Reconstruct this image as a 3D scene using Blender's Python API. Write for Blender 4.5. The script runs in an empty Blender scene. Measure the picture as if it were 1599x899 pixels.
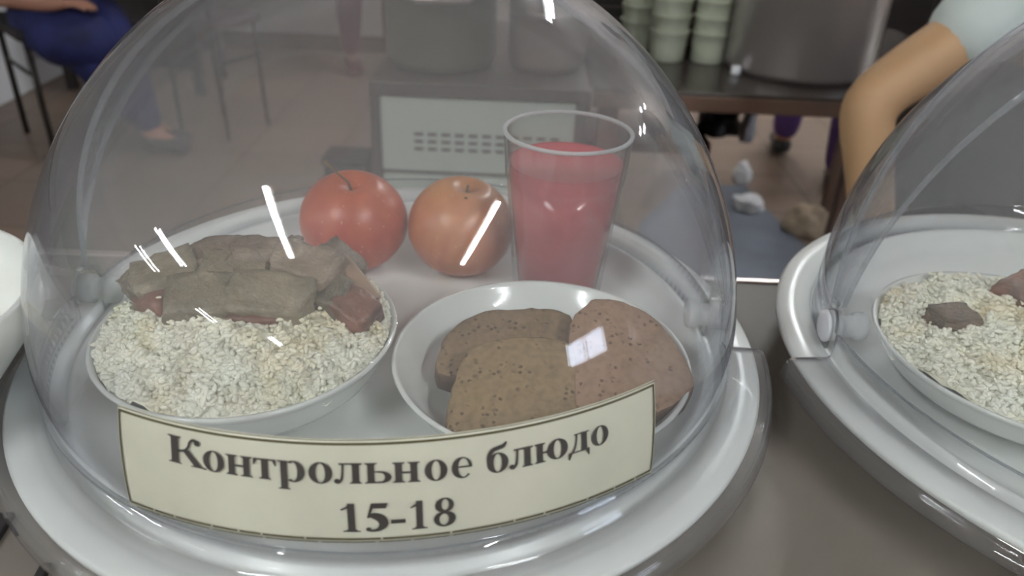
import bpy, bmesh, math, random
from mathutils import Vector, Matrix, noise
PI = math.pi
R = math.radians
S = bpy.context.scene
COL = S.collection
FLOOR, CEIL, COUNTER = -0.88, 2.05, -0.032      # heights, the tray rim is z = 0

# ------------------------------------------------------------------ camera
F_PX, PITCH, ROLL, EYE = 1200.0, 0.5285, 0.0425, Vector((0, 0, 0.2253))
cp, sp, cr, sr = math.cos(PITCH), math.sin(PITCH), math.cos(ROLL), math.sin(ROLL)
U0 = Vector((0, sp, cp)); R0 = Vector((1, 0, 0)); FW = Vector((0, cp, -sp))
cam_data = bpy.data.cameras.new('camera')
cam = bpy.data.objects.new('camera', cam_data); COL.objects.link(cam)
cx_, cy_, cz_ = cr * R0 + sr * U0, -sr * R0 + cr * U0, -FW
cam.matrix_world = Matrix(((cx_.x, cy_.x, cz_.x, EYE.x), (cx_.y, cy_.y, cz_.y, EYE.y), (cx_.z, cy_.z, cz_.z, EYE.z), (0, 0, 0, 1)))
cam_data.sensor_width = 36; cam_data.lens = F_PX / 1599 * 36
cam_data.clip_start = 0.01; cam_data.clip_end = 60
cam_data.dof.use_dof = True; cam_data.dof.focus_distance = 0.33; cam_data.dof.aperture_fstop = 10
S.camera = cam

def ray(px, py):
    x, y = (px - 799.5) / F_PX, -(py - 449.5) / F_PX
    x, y = cr * x - sr * y, sr * x + cr * y
    return R0 * x + U0 * y + FW
def atz(px, py, z):
    d = ray(px, py); return EYE + d * ((z - EYE.z) / d.z)
def aty(px, py, y):
    d = ray(px, py); return EYE + d * (y / d.y)

# ------------------------------------------------------------------ world, exposure, lamp strength
w = bpy.data.worlds.new('world'); S.world = w; w.use_nodes = True
w.node_tree.nodes['Background'].inputs[0].default_value = (0.75, 0.82, 1, 1)
w.node_tree.nodes['Background'].inputs[1].default_value = 0.3
S.view_settings.view_transform = 'Standard'; S.view_settings.look = 'None'
S.view_settings.gamma = 1; S.view_settings.use_curve_mapping = False
S.view_settings.exposure = 2.0
TUBE = 34.0
cy = S.cycles
cy.transparent_max_bounces = 32; cy.max_bounces = 14; cy.transmission_bounces = 10; cy.glossy_bounces = 5
cy.caustics_reflective = False; cy.caustics_refractive = False; cy.blur_glossy = 0.3
cy.sample_clamp_indirect = 6; cy.use_denoising = True

# ------------------------------------------------------------------ materials
def new_mat(name):
    m = bpy.data.materials.new(name); m.use_nodes = True
    nt = m.node_tree; return m, nt, nt.nodes.get('Principled BSDF')
def pm(name, col, rough=0.5, metal=0.0, bump=0.0, bscale=60, var=0.0, vscale=8, col2=None, spec=0.5, sss=0.0, coat=0.0, trans=0.0, stretch=None, detail=4, thr=(0.35, 0.65)):
    m, nt, b = new_mat(name)
    b.inputs['Base Color'].default_value = (*col, 1); b.inputs['Roughness'].default_value = rough
    b.inputs['Metallic'].default_value = metal; b.inputs['Specular IOR Level'].default_value = spec
    b.inputs['Coat Weight'].default_value = coat; b.inputs['Transmission Weight'].default_value = trans
    if sss: b.inputs['Subsurface Weight'].default_value = sss; b.inputs['Subsurface Radius'].default_value = (.01, .006, .004)
    N, L = nt.nodes, nt.links
    tc = N.new('ShaderNodeTexCoord'); mp = N.new('ShaderNodeMapping'); L.new(tc.outputs['Object'], mp.inputs[0])
    if stretch: mp.inputs['Scale'].default_value = stretch
    if var or col2:
        n = N.new('ShaderNodeTexNoise'); n.inputs['Scale'].default_value = vscale; n.inputs['Detail'].default_value = detail
        L.new(mp.outputs[0], n.inputs['Vector'])
        r = N.new('ShaderNodeValToRGB'); L.new(n.outputs[0], r.inputs[0])
        c2 = col2 or tuple(c * (1 - var) for c in col)
        r.color_ramp.elements[0].position = thr[0]; r.color_ramp.elements[1].position = thr[1]
        r.color_ramp.elements[0].color = (*c2, 1); r.color_ramp.elements[1].color = (*col, 1)
        L.new(r.outputs[0], b.inputs['Base Color'])
    if bump:
        n2 = N.new('ShaderNodeTexNoise'); n2.inputs['Scale'].default_value = bscale; n2.inputs['Detail'].default_value = 5
        L.new(mp.outputs[0], n2.inputs['Vector'])
        bp = N.new('ShaderNodeBump'); bp.inputs['Strength'].default_value = bump; bp.inputs['Distance'].default_value = 0.002
        L.new(n2.outputs[0], bp.inputs['Height']); L.new(bp.outputs[0], b.inputs['Normal'])
    return m
def emit(name, col, s):
    m, nt, b = new_mat(name); b.inputs['Base Color'].default_value = (*col, 1)
    b.inputs['Emission Color'].default_value = (*col, 1); b.inputs['Emission Strength'].default_value = s
    return m
def clear(name, tint, edge, ior=1.49, haze=0.03, rough=0.02, hazecol=(.8, .82, .85)):
    # thin clear plastic / glass: Fresnel mix of a mirror and a tinted pass-through, a little milky diffuse haze
    m, nt, b = new_mat(name); N, L = nt.nodes, nt.links; N.remove(b)
    out = N['Material Output']
    tr = N.new('ShaderNodeBsdfTransparent'); gl = N.new('ShaderNodeBsdfGlossy'); df = N.new('ShaderNodeBsdfDiffuse')
    gl.inputs['Roughness'].default_value = rough; df.inputs[0].default_value = (*hazecol, 1)
    mc = N.new('ShaderNodeMix'); mc.data_type = 'RGBA'; mc.inputs[6].default_value = (*tint, 1); mc.inputs[7].default_value = (*edge, 1)
    lf = N.new('ShaderNodeLayerWeight'); lf.inputs[0].default_value = 0.5     # Schlick reflectance, the same from both sides of the thin wall
    pw = N.new('ShaderNodeMath'); pw.operation = 'POWER'; pw.inputs[1].default_value = 5; L.new(lf.outputs['Facing'], pw.inputs[0])
    p3 = N.new('ShaderNodeMath'); p3.operation = 'POWER'; p3.inputs[1].default_value = 3; L.new(lf.outputs['Facing'], p3.inputs[0])
    L.new(p3.outputs[0], mc.inputs[0]); L.new(mc.outputs[2], tr.inputs[0])      # longer path through the tinted wall at grazing angles
    f0 = ((ior - 1) / (ior + 1)) ** 2
    fr = N.new('ShaderNodeMapRange'); fr.inputs[3].default_value = f0; L.new(pw.outputs[0], fr.inputs[0])
    m1 = N.new('ShaderNodeMixShader'); L.new(fr.outputs[0], m1.inputs[0]); L.new(tr.outputs[0], m1.inputs[1]); L.new(gl.outputs[0], m1.inputs[2])
    m2 = N.new('ShaderNodeMixShader'); m2.inputs[0].default_value = haze; L.new(m1.outputs[0], m2.inputs[1]); L.new(df.outputs[0], m2.inputs[2])
    L.new(m2.outputs[0], out.inputs[0]); return m

M = {}
M['acrylic'] = clear('clear_acrylic', (.985, .99, .99), (.60, .62, .70), haze=0.05, hazecol=(.86, .84, .84))  # haze paints in the milky veil of the bright room's reflections
M['acrylic_edge'] = clear('acrylic_edge', (.88, .89, .90), (.62, .65, .70), haze=0.22)
M['pin'] = clear('clear_pin', (.92, .92, .92), (.8, .8, .8), haze=0.5, hazecol=(.85, .86, .86))
M['glass'] = clear('tumbler_glass', (.98, .98, .975), (.62, .60, .60), ior=1.56, haze=0.025)
M['film'] = clear('cling_film', (.995, .995, .995), (.9, .9, .92), ior=1.45, haze=0.006, rough=0.05)
M['tray'] = pm('white_melamine', (.80, .82, .80), .28)
M['china'] = pm('white_china', (.76, .78, .75), .15, coat=.3)
M['card'] = pm('cream_card', (.67, .655, .53), .45, var=.10, vscale=25)
M['ink'] = pm('grey_ink', (.055, .048, .043), .5)
M['olive'] = pm('olive_line', (.10, .085, .04), .5)
M['steel_top'] = pm('counter_laminate', (.215, .185, .16), .5, 0, bump=.06, bscale=90, vscale=5, col2=(.155, .14, .115), spec=.25)
M['steel_edge'] = pm('counter_edge', (.50, .42, .38), .35, .5)
M['floor'] = pm('floor_tile', (.22, .165, .135), .4)
M['ceiling'] = pm('ceiling_white', (.80, .78, .75), .8)
M['wall'] = pm('wall_paint', (.46, .41, .38), .7)
M['wall_green'] = pm('wall_green', (.12, .28, .11), .6)
M['dark'] = pm('dark_plastic', (.03, .026, .026), .5)
M['black_metal'] = pm('black_metal', (.03, .026, .024), .45, .3)
M['frame'] = pm('dark_steel', (.12, .10, .095), .4, .4)
M['white_panel'] = pm('white_enamel', (.50, .54, .48), .4)
M['wood'] = pm('brown_wood', (.17, .10, .07), .5, var=.3, vscale=6)
M['table_top'] = pm('table_top', (.09, .075, .068), .22, .3)
M['pot'] = pm('pot_steel', (.62, .58, .56), .33, .75, bump=.03, stretch=(1, 1, 6), bscale=20)
M['pot_dark'] = pm('pot_enamel', (.15, .15, .11), .35, .2)
M['pot_pink'] = pm('pot_aluminium', (.34, .26, .24), .4, .5)
M['cup_green'] = pm('pale_green_plastic', (.50, .53, .42), .4, spec=.4)
M['pinkish'] = pm('pink_plastic', (.45, .30, .33), .4)
M['skin'] = pm('skin', (.50, .31, .165), .55, sss=.05)
M['skin_far'] = pm('skin_far', (.40, .20, .14), .55)
M['tee'] = pm('white_cotton', (.60, .66, .64), .85, bump=.2, bscale=40)
M['black_cloth'] = pm('black_cloth', (.035, .03, .032), .85)
M['blue'] = pm('blue_cloth', (.014, .020, .12), .8, var=.5, vscale=12)
M['denim'] = pm('grey_denim', (.05, .055, .075), .8)
M['maroon'] = pm('maroon_cloth', (.16, .035, .05), .8)
M['purple'] = pm('purple_cloth', (.10, .045, .17), .8)
M['hair'] = pm('dark_hair', (.02, .013, .01), .6)
M['mat'] = pm('blue_grey_mat', (.17, .19, .24), .6, var=.3, vscale=5)
M['paper'] = pm('white_paper', (.75, .76, .80), .7)
M['beige'] = pm('beige_cloth', (.42, .33, .24), .8)
M['drink'] = pm('pink_drink', (.60, .125, .135), .12, sss=.0, spec=.4)
M['stem'] = pm('apple_stem', (.16, .09, .04), .7)
M['calyx'] = pm('apple_hollow', (.35, .22, .08), .7)
M['meat'] = pm('stewed_meat', (.235, .165, .115), .38, bump=1.0, bscale=320, col2=(.13, .095, .07), vscale=70, stretch=(1, 1, 2.5))
M['meat_green'] = pm('stewed_meat_grey', (.22, .175, .115), .38, bump=1.0, bscale=320, col2=(.13, .11, .075), vscale=60)
M['meat_red'] = pm('stewed_meat_red', (.27, .115, .075), .35, bump=.9, bscale=120, col2=(.15, .08, .055), vscale=60)
M['fat'] = pm('stewed_fat', (.42, .27, .19), .3, bump=.5, bscale=60, col2=(.33, .22, .15), vscale=40)
M['lamp_body'] = pm('lamp_body', (.7, .7, .7), .5)
M['tube'] = emit('tube_light', (.95, .99, 1.0), TUBE)
M['daylight'] = emit('daylight_pane', (.72, .82, 1.0), 3.2)

# floor tiles as a procedural grid
def tile(m, scale, mortar):
    nt = m.node_tree; N, L = nt.nodes, nt.links; b = N['Principled BSDF']
    tc = N.new('ShaderNodeTexCoord'); br = N.new('ShaderNodeTexBrick'); L.new(tc.outputs['Object'], br.inputs[0])
    br.offset = 0; br.inputs['Scale'].default_value = scale; br.inputs['Mortar Size'].default_value = .012
    br.inputs['Brick Width'].default_value = .5; br.inputs['Row Height'].default_value = .5
    br.inputs['Color1'].default_value = (.225, .160, .12, 1); br.inputs['Color2'].default_value = (.175, .13, .105, 1); br.inputs['Mortar'].default_value = (*mortar, 1)
    L.new(br.outputs[0], b.inputs['Base Color'])
tile(M['floor'], 1.4, (.135, .10, .08))

def apple_mat(name, a, b_, c):
    m, nt, b = new_mat(name); N, L = nt.nodes, nt.links
    b.inputs['Roughness'].default_value = .33; b.inputs['Specular IOR Level'].default_value = .45
    tc = N.new('ShaderNodeTexCoord'); mp = N.new('ShaderNodeMapping'); mp.inputs['Scale'].default_value = (45, 45, 14)
    L.new(tc.outputs['Object'], mp.inputs[0])
    n = N.new('ShaderNodeTexNoise'); n.inputs['Scale'].default_value = 1.6; n.inputs['Detail'].default_value = 3; L.new(mp.outputs[0], n.inputs['Vector'])
    r = N.new('ShaderNodeValToRGB'); L.new(n.outputs[0], r.inputs[0])
    e = r.color_ramp.elements; e[0].position = .3; e[1].position = .62; e[0].color = (*a, 1); e[1].color = (*b_, 1)
    n2 = N.new('ShaderNodeTexNoise'); n2.inputs['Scale'].default_value = 18; L.new(tc.outputs['Object'], n2.inputs['Vector'])
    sx = N.new('ShaderNodeSeparateXYZ'); L.new(tc.outputs['Object'], sx.inputs[0])
    mr = N.new('ShaderNodeMapRange'); mr.inputs[1].default_value = .008; mr.inputs[2].default_value = .034; L.new(sx.outputs[2], mr.inputs[0])
    mu = N.new('ShaderNodeMath'); mu.operation = 'MULTIPLY'; L.new(mr.outputs[0], mu.inputs[0]); L.new(n2.outputs[0], mu.inputs[1])
    mu2 = N.new('ShaderNodeMath'); mu2.operation = 'MULTIPLY'; mu2.use_clamp = True; mu2.inputs[1].default_value = 1.7; L.new(mu.outputs[0], mu2.inputs[0])
    mx = N.new('ShaderNodeMix'); mx.data_type = 'RGBA'; L.new(mu2.outputs[0], mx.inputs[0]); L.new(r.outputs[0], mx.inputs[6]); mx.inputs[7].default_value = (*c, 1)
    v = N.new('ShaderNodeTexVoronoi'); v.inputs['Scale'].default_value = 210; L.new(tc.outputs['Object'], v.inputs['Vector'])
    lt = N.new('ShaderNodeMath'); lt.operation = 'LESS_THAN'; lt.inputs[1].default_value = .13; L.new(v.outputs[0], lt.inputs[0])
    sc = N.new('ShaderNodeMath'); sc.operation = 'MULTIPLY'; sc.inputs[1].default_value = .35; L.new(lt.outputs[0], sc.inputs[0])
    m3 = N.new('ShaderNodeMix'); m3.data_type = 'RGBA'; L.new(sc.outputs[0], m3.inputs[0]); L.new(mx.outputs[2], m3.inputs[6]); m3.inputs[7].default_value = (.75, .55, .35, 1)
    L.new(m3.outputs[2], b.inputs['Base Color']); return m
M['apple_red'] = apple_mat('apple_red_skin', (.40, .055, .035), (.50, .11, .06), (.46, .12, .05))
M['apple_orange'] = apple_mat('apple_orange_skin', (.42, .10, .045), (.52, .19, .075), (.58, .27, .10))

def crumb_mat(name, c1, c2):
    m, nt, b = new_mat(name); N, L = nt.nodes, nt.links
    b.inputs['Roughness'].default_value = .85; b.inputs['Specular IOR Level'].default_value = .2
    tc = N.new('ShaderNodeTexCoord')
    n = N.new('ShaderNodeTexNoise'); n.inputs['Scale'].default_value = 260; n.inputs['Detail'].default_value = 5; L.new(tc.outputs['Object'], n.inputs['Vector'])
    r = N.new('ShaderNodeValToRGB'); L.new(n.outputs[0], r.inputs[0]); e = r.color_ramp.elements
    e[0].position = .30; e[1].position = .60; e[0].color = (*c2, 1); e[1].color = (*c1, 1)
    v = N.new('ShaderNodeTexVoronoi'); v.inputs['Scale'].default_value = 330; v.inputs['Randomness'].default_value = 1; L.new(tc.outputs['Object'], v.inputs['Vector'])
    mr = N.new('ShaderNodeMapRange'); mr.inputs[1].default_value = .16; mr.inputs[2].default_value = .36; L.new(v.outputs[0], mr.inputs[0])
    n3 = N.new('ShaderNodeTexNoise'); n3.inputs['Scale'].default_value = 120; L.new(tc.outputs['Object'], n3.inputs['Vector'])
    gt = N.new('ShaderNodeMapRange'); gt.inputs[1].default_value = .53; gt.inputs[2].default_value = .60; gt.inputs[3].default_value = 1; gt.inputs[4].default_value = 0; L.new(n3.outputs[0], gt.inputs[0])
    mxx = N.new('ShaderNodeMath'); mxx.operation = 'MAXIMUM'; L.new(mr.outputs[0], mxx.inputs[0]); L.new(gt.outputs[0], mxx.inputs[1])
    mx = N.new('ShaderNodeMix'); mx.data_type = 'RGBA'; L.new(mxx.outputs[0], mx.inputs[0]); mx.inputs[6].default_value = (c2[0] * .55, c2[1] * .5, c2[2] * .5, 1); L.new(r.outputs[0], mx.inputs[7])
    L.new(mx.outputs[2], b.inputs['Base Color'])
    bp = N.new('ShaderNodeBump'); bp.inputs['Strength'].default_value = .7; bp.inputs['Distance'].default_value = .0012; L.new(mxx.outputs[0], bp.inputs['Height']); L.new(bp.outputs[0], b.inputs['Normal'])
    return m
M['crumb'] = crumb_mat('rye_crumb', (.33, .225, .115), (.235, .155, .08))
M['crumb_dark'] = crumb_mat('rye_crumb_dark', (.29, .195, .11), (.20, .135, .08))
M['crumb_pink'] = crumb_mat('rye_crumb_warm', (.36, .225, .145), (.27, .165, .105))
M['crust'] = pm('bread_crust', (.17, .095, .055), .7, bump=.4, bscale=150, var=.3, vscale=60)

def rice_mat(name):
    m, nt, b = new_mat(name); N, L = nt.nodes, nt.links
    b.inputs['Roughness'].default_value = .42
    b.inputs['Subsurface Weight'].default_value = .0
    tc = N.new('ShaderNodeTexCoord')
    n = N.new('ShaderNodeTexNoise'); n.inputs['Scale'].default_value = 34; n.inputs['Detail'].default_value = 3; L.new(tc.outputs['Object'], n.inputs['Vector'])
    r = N.new('ShaderNodeValToRGB'); L.new(n.outputs[0], r.inputs[0]); e = r.color_ramp.elements
    e[0].position = .28; e[1].position = .48; e[0].color = (.70, .50, .26, 1); e[1].color = (.93, .90, .76, 1)
    x = e.new(.36); x.color = (.86, .79, .58, 1); x = e.new(.7); x.color = (.93, .93, .82, 1)
    L.new(r.outputs[0], b.inputs['Base Color']); return m
M['rice'] = rice_mat('boiled_rice')

# ------------------------------------------------------------------ builders
def mesh_of(name, verts, faces, smooth=True):
    me = bpy.data.meshes.new(name); me.from_pydata([tuple(v) for v in verts], [], faces); me.update()
    if smooth:
        for p in me.polygons: p.use_smooth = True
    return me
def link(name, me, mat, parent=None, loc=(0, 0, 0), rot=(0, 0, 0)):
    o = bpy.data.objects.new(name, me); COL.objects.link(o)
    if mat is not None and len(me.materials) == 0: me.materials.append(mat)
    o.location = loc; o.rotation_euler = rot
    if parent: o.parent = parent
    return o
def tag(o, label=None, cat=None, group=None, kind=None):
    if label: o['label'] = label
    if cat: o['category'] = cat
    if group: o['group'] = group
    if kind: o['kind'] = kind
    return o
def empty(name, loc=(0, 0, 0), rot=(0, 0, 0), **k):
    o = bpy.data.objects.new(name, None); COL.objects.link(o); o.location = loc; o.rotation_euler = rot; o.empty_display_size = .02
    tag(o, **k); return o
def from_bm(bm, name, mat, parent=None, smooth=False, **k):
    me = bpy.data.meshes.new(name); bm.to_mesh(me); bm.free()
    if smooth:
        for p in me.polygons: p.use_smooth = True
    return link(name, me, mat, parent, **k)
def bevel_mod(o, wd=.002, seg=2):
    m = o.modifiers.new('bevel', 'BEVEL'); m.width = wd; m.segments = seg; m.limit_method = 'ANGLE'; return o
def box_bm(bm, lo, hi, rot=None, piv=None):
    vs = [bm.verts.new((x, y, z)) for x in (lo[0], hi[0]) for y in (lo[1], hi[1]) for z in (lo[2], hi[2])]
    for f in ((0, 1, 3, 2), (4, 6, 7, 5), (0, 4, 5, 1), (2, 3, 7, 6), (0, 2, 6, 4), (1, 5, 7, 3)): bm.faces.new([vs[i] for i in f])
    return vs
def box(name, lo, hi, mat, parent=None, bev=.002, **k):
    bm = bmesh.new(); box_bm(bm, lo, hi); o = from_bm(bm, name, mat, parent, **k)
    if bev: bevel_mod(o, bev)
    return o
def lathe(prof, n=96, sx=1, sy=1, close=False):
    V, Fc = [], []
    for r, z in prof:
        for i in range(n):
            a = 2 * PI * i / n; V.append((r * math.cos(a) * sx, r * math.sin(a) * sy, z))
    for j in range(len(prof) - 1 + (1 if close else 0)):
        j2 = (j + 1) % len(prof)
        for i in range(n):
            i2 = (i + 1) % n; Fc.append((j * n + i, j * n + i2, j2 * n + i2, j2 * n + i))
    return V, Fc
def lathe_obj(name, prof, mat, parent=None, n=96, cap=(False, False), close=False, **k):
    V, Fc = lathe(prof, n, close=close)
    if cap[0]: Fc.append(tuple(reversed(range(n))))
    if cap[1]: Fc.append(tuple((len(prof) - 1) * n + i for i in range(n)))
    me = mesh_of(name, V, Fc)
    o = link(name, me, mat, parent, **k)
    bm = bmesh.new(); bm.from_mesh(me); bmesh.ops.recalc_face_normals(bm, faces=bm.faces); bm.to_mesh(me); bm.free()
    return o
def smooth_prof(pts, n=6):
    out = []
    P = [pts[0]] + list(pts) + [pts[-1]]
    for i in range(1, len(P) - 2):
        p0, p1, p2, p3 = [Vector(p) for p in P[i - 1:i + 3]]
        for k in range(n):
            t = k / n
            out.append(tuple(.5 * ((2 * p1) + (-p0 + p2) * t + (2 * p0 - 5 * p1 + 4 * p2 - p3) * t * t + (-p0 + 3 * p1 - 3 * p2 + p3) * t ** 3)))
    out.append(tuple(pts[-1])); return out
def tube(name, pts, r, mat, parent=None, n=10, **k):
    P = [Vector(p) for p in pts]; V, Fc = [], []
    for i, p in enumerate(P):
        d = (P[min(i + 1, len(P) - 1)] - P[max(i - 1, 0)]).normalized()
        u = d.cross(Vector((0, 0, 1)) if abs(d.z) < .9 else Vector((1, 0, 0))).normalized(); v = d.cross(u)
        rr = r[i] if isinstance(r, (list, tuple)) else r
        for j in range(n):
            a = 2 * PI * j / n; V.append(p + u * math.cos(a) * rr + v * math.sin(a) * rr)
    for i in range(len(P) - 1):
        for j in range(n):
            j2 = (j + 1) % n; Fc.append((i * n + j, i * n + j2, (i + 1) * n + j2, (i + 1) * n + j))
    Fc.append(tuple(reversed(range(n)))); Fc.append(tuple((len(P) - 1) * n + j for j in range(n)))
    return link(name, mesh_of(name, V, Fc), mat, parent, **k)
def copy_tree(o, parent=None):
    c = o.copy(); COL.objects.link(c)
    if parent: c.parent = parent
    for ch in list(o.children): copy_tree(ch, c)
    return c

# ------------------------------------------------------------------ the room
X0, X1, Y0, Y1 = -9.0, 6.0, -10.0, 4.55
def struct(name, lo, hi, mat, bev=0):
    return tag(box(name, lo, hi, mat, bev=bev), kind='structure')
struct('floor', (X0, Y0, FLOOR - .1), (X1, Y1, FLOOR), M['floor'])
struct('ceiling', (X0, Y0, CEIL), (X1, Y1, CEIL + .1), M['ceiling'])
struct('wall_far', (X0, Y1, FLOOR), (X1, Y1 + .15, CEIL), M['wall'])
struct('wall_near', (X0, Y0 - .15, FLOOR), (X1, Y0, CEIL), M['wall'])
struct('wall_left', (X0 - .15, Y0, FLOOR), (X0, Y1, CEIL), M['wall'])
# right wall with a window opening
bm = bmesh.new()
WY0, WY1, WZ0, WZ1 = -3.7, -1.9, -.36, .48
for lo, hi in (((X1, Y0, FLOOR), (X1 + .15, Y1, WZ0)), ((X1, Y0, WZ1), (X1 + .15, Y1, CEIL)), ((X1, Y0, WZ0), (X1 + .15, WY0, WZ1)), ((X1, WY1, WZ0), (X1 + .15, Y1, WZ1))): box_bm(bm, lo, hi)
tag(from_bm(bm, 'wall_right', M['wall']), kind='structure')
win = empty('window_1', (X1, (WY0 + WY1) / 2, WZ0), kind='structure')
box('pane', (.06, -(WY1 - WY0) / 2, 0), (.08, (WY1 - WY0) / 2, WZ1 - WZ0), M['daylight'], win, 0)
bm = bmesh.new(); hw, hh = (WY1 - WY0) / 2, WZ1 - WZ0
for lo, hi in (((0, -hw, 0), (.05, hw, .06)), ((0, -hw, hh - .06), (.05, hw, hh)), ((0, -hw, .06), (.05, -hw + .06, hh - .06)), ((0, hw - .06, .06), (.05, hw, hh - .06)), ((0, -.03, .06), (.05, .03, hh - .06))): box_bm(bm, lo, hi)
from_bm(bm, 'window_frame', M['lamp_body'], win)
struct('trim_1', (X0, Y0, FLOOR), (X1, Y0 + .03, .55), M['wall_green'])
struct('trim_2', (X0, -4.0, FLOOR), (X0 + .03, 3.5, .75), M['wall_green'])
struct('baseboard_far', (X0, Y1 - .02, FLOOR), (X1, Y1, FLOOR + .09), M['wood'])

# ceiling lamps: twin tube fittings running away from the camera
def ceiling_lamp():
    e = empty('ceiling_lamp')
    bm = bmesh.new(); box_bm(bm, (-.07, -.74, -.012), (.07, .74, .03)); bevel_mod(from_bm(bm, 'housing', M['lamp_body'], e), .006)
    tube('light_tube', [(-.02, -.70, -.030), (-.02, .70, -.030)], .016, M['tube'], e)
    tube('light_tube', [(.02, -.70, -.030), (.02, .70, -.030)], .016, M['tube'], e)
    for s in (-1, 1): box('end_cap', (-.045, s * .70 - .012, -.05), (.045, s * .70 + .012, -.008), M['lamp_body'], e)
    return e
lamp = ceiling_lamp()
LP = [(-1.42, -1.62, 'overhead lamp behind the camera, reflected on the dome above the meat'), (1.44, -1.55, 'overhead lamp behind the camera, reflected on the dome over the orange-red apple'), (-4.9, -1.85, 'overhead lamp reflected as the longer of two streaks at the left of the dome'), (-7.35, -2.1, 'overhead lamp reflected as the shortest streak at the far left of the dome'), (-7.1, -6.0, 'overhead lamp reflected as a tiny dash over the front meat cubes'), (-4.4, -8.2, 'overhead lamp reflected as a tiny dash over the rice'), (1.3, 3.35, 'overhead lamp above the kitchen table behind the counter'), (4.3, 3.7, 'overhead lamp reflected as a sliver on the upper right of the dome')]
for i, (x, y, _) in enumerate(LP):
    o = lamp if i == 0 else copy_tree(lamp)
    o.location = (x, y, CEIL - .03)
    o['category'] = 'lamp'; o['group'] = 'ceiling tube lamps'; o['label'] = _

# ------------------------------------------------------------------ counter
cnt = empty('serving_counter', (0, .1, FLOOR), label='brownish steel serving counter under the domed trays', cat='counter')
def crel(lo, hi): return tuple(Vector(lo) - Vector((0, .1, FLOOR))), tuple(Vector(hi) - Vector((0, .1, FLOOR)))
lo, hi = crel((-1.6, -.32, COUNTER - .035), (1.6, .462, COUNTER)); box('countertop', lo, hi, M['steel_top'], cnt, .003)
lo, hi = crel((-1.6, .462, COUNTER - .035), (1.6, .468, COUNTER + .0005)); box('edge_strip', lo, hi, M['steel_edge'], cnt, .001)
lo, hi = crel((-1.5, -.25, FLOOR + .08), (1.5, .40, COUNTER - .035)); box('cabinet_body', lo, hi, M['frame'], cnt, .003)
for x in (-1.45, 1.41):
    for y in (-.22, .33):
        lo, hi = crel((x, y, FLOOR), (x + .04, y + .04, FLOOR + .08)); box('foot', lo, hi, M['black_metal'], cnt)

# dark spoon-like strips lying on the counter at lower left
for k, (p0, p1, wd, lab) in enumerate((((atz(-22, 858, COUNTER).x, atz(-22, 858, COUNTER).y), (atz(12, 806, COUNTER).x, atz(12, 806, COUNTER).y), .0075, 'short dark strip on the counter at the bottom left corner'), ((atz(60, 912, COUNTER).x, atz(60, 912, COUNTER).y), (atz(76, 884, COUNTER).x, atz(76, 884, COUNTER).y), .0042, 'thin dark strip on the counter below the front left of the tray'))):
    a = Vector((*p0, COUNTER)); b = Vector((*p1, COUNTER)); d = (b - a); L_ = d.length; ang = math.atan2(d.y, d.x)
    o = box('plastic_strip', (0, -wd / 2, 0), (L_, wd / 2, .003), M['dark'], None, .0008, loc=a, rot=(0, 0, ang))
    tag(o, lab, 'strip')

# ------------------------------------------------------------------ trays
A_, B_, ZC = .1685, .1765, .015          # the dome is a slightly tall hemisphere
MAIN, SIDE = (-.0573, .3446), (.3329, .338)
FL = -.010                                # tray floor
def build_tray(c, label):
    e = empty('round_tray', (c[0], c[1], COUNTER), label=label, cat='tray', group=None)
    z = lambda v: v - COUNTER
    prof = [(0.0001, z(FL)), (.140, z(FL)), (.1465, z(FL + .0008)), (.152, z(FL + .0045)), (.1555, z(-.0022)), (.158, z(-.0010)), (.1602, z(-.0010)), (.1608, z(-.0048)), (.1660, z(-.0048)), (.1666, z(-.0012)), (.172, z(-.0012)), (.1735, z(-.0002)), (.176, z(0)), (.1835, z(-.0004)), (.1852, z(-.0022)), (.1850, z(-.0045)),
            (.1835, z(-.0052)), (.166, z(-.0068)), (.150, z(-.0105)), (.143, z(-.0145)), (.0001, z(-.0145))]
    lathe_obj('tray_plate', prof, M['tray'], e, 160)
    lathe_obj('foot_ring', [(.100, 0), (.112, 0), (.114, z(-.014)), (.098, z(-.014))], M['tray'], e, 96, close=True)
    return e
tray1 = build_tray(MAIN, 'round white tray carrying the rice bowl, bread, apples and drink')
tray2 = build_tray(SIDE, 'round white tray at the right edge, under the unlabelled dome')

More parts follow.
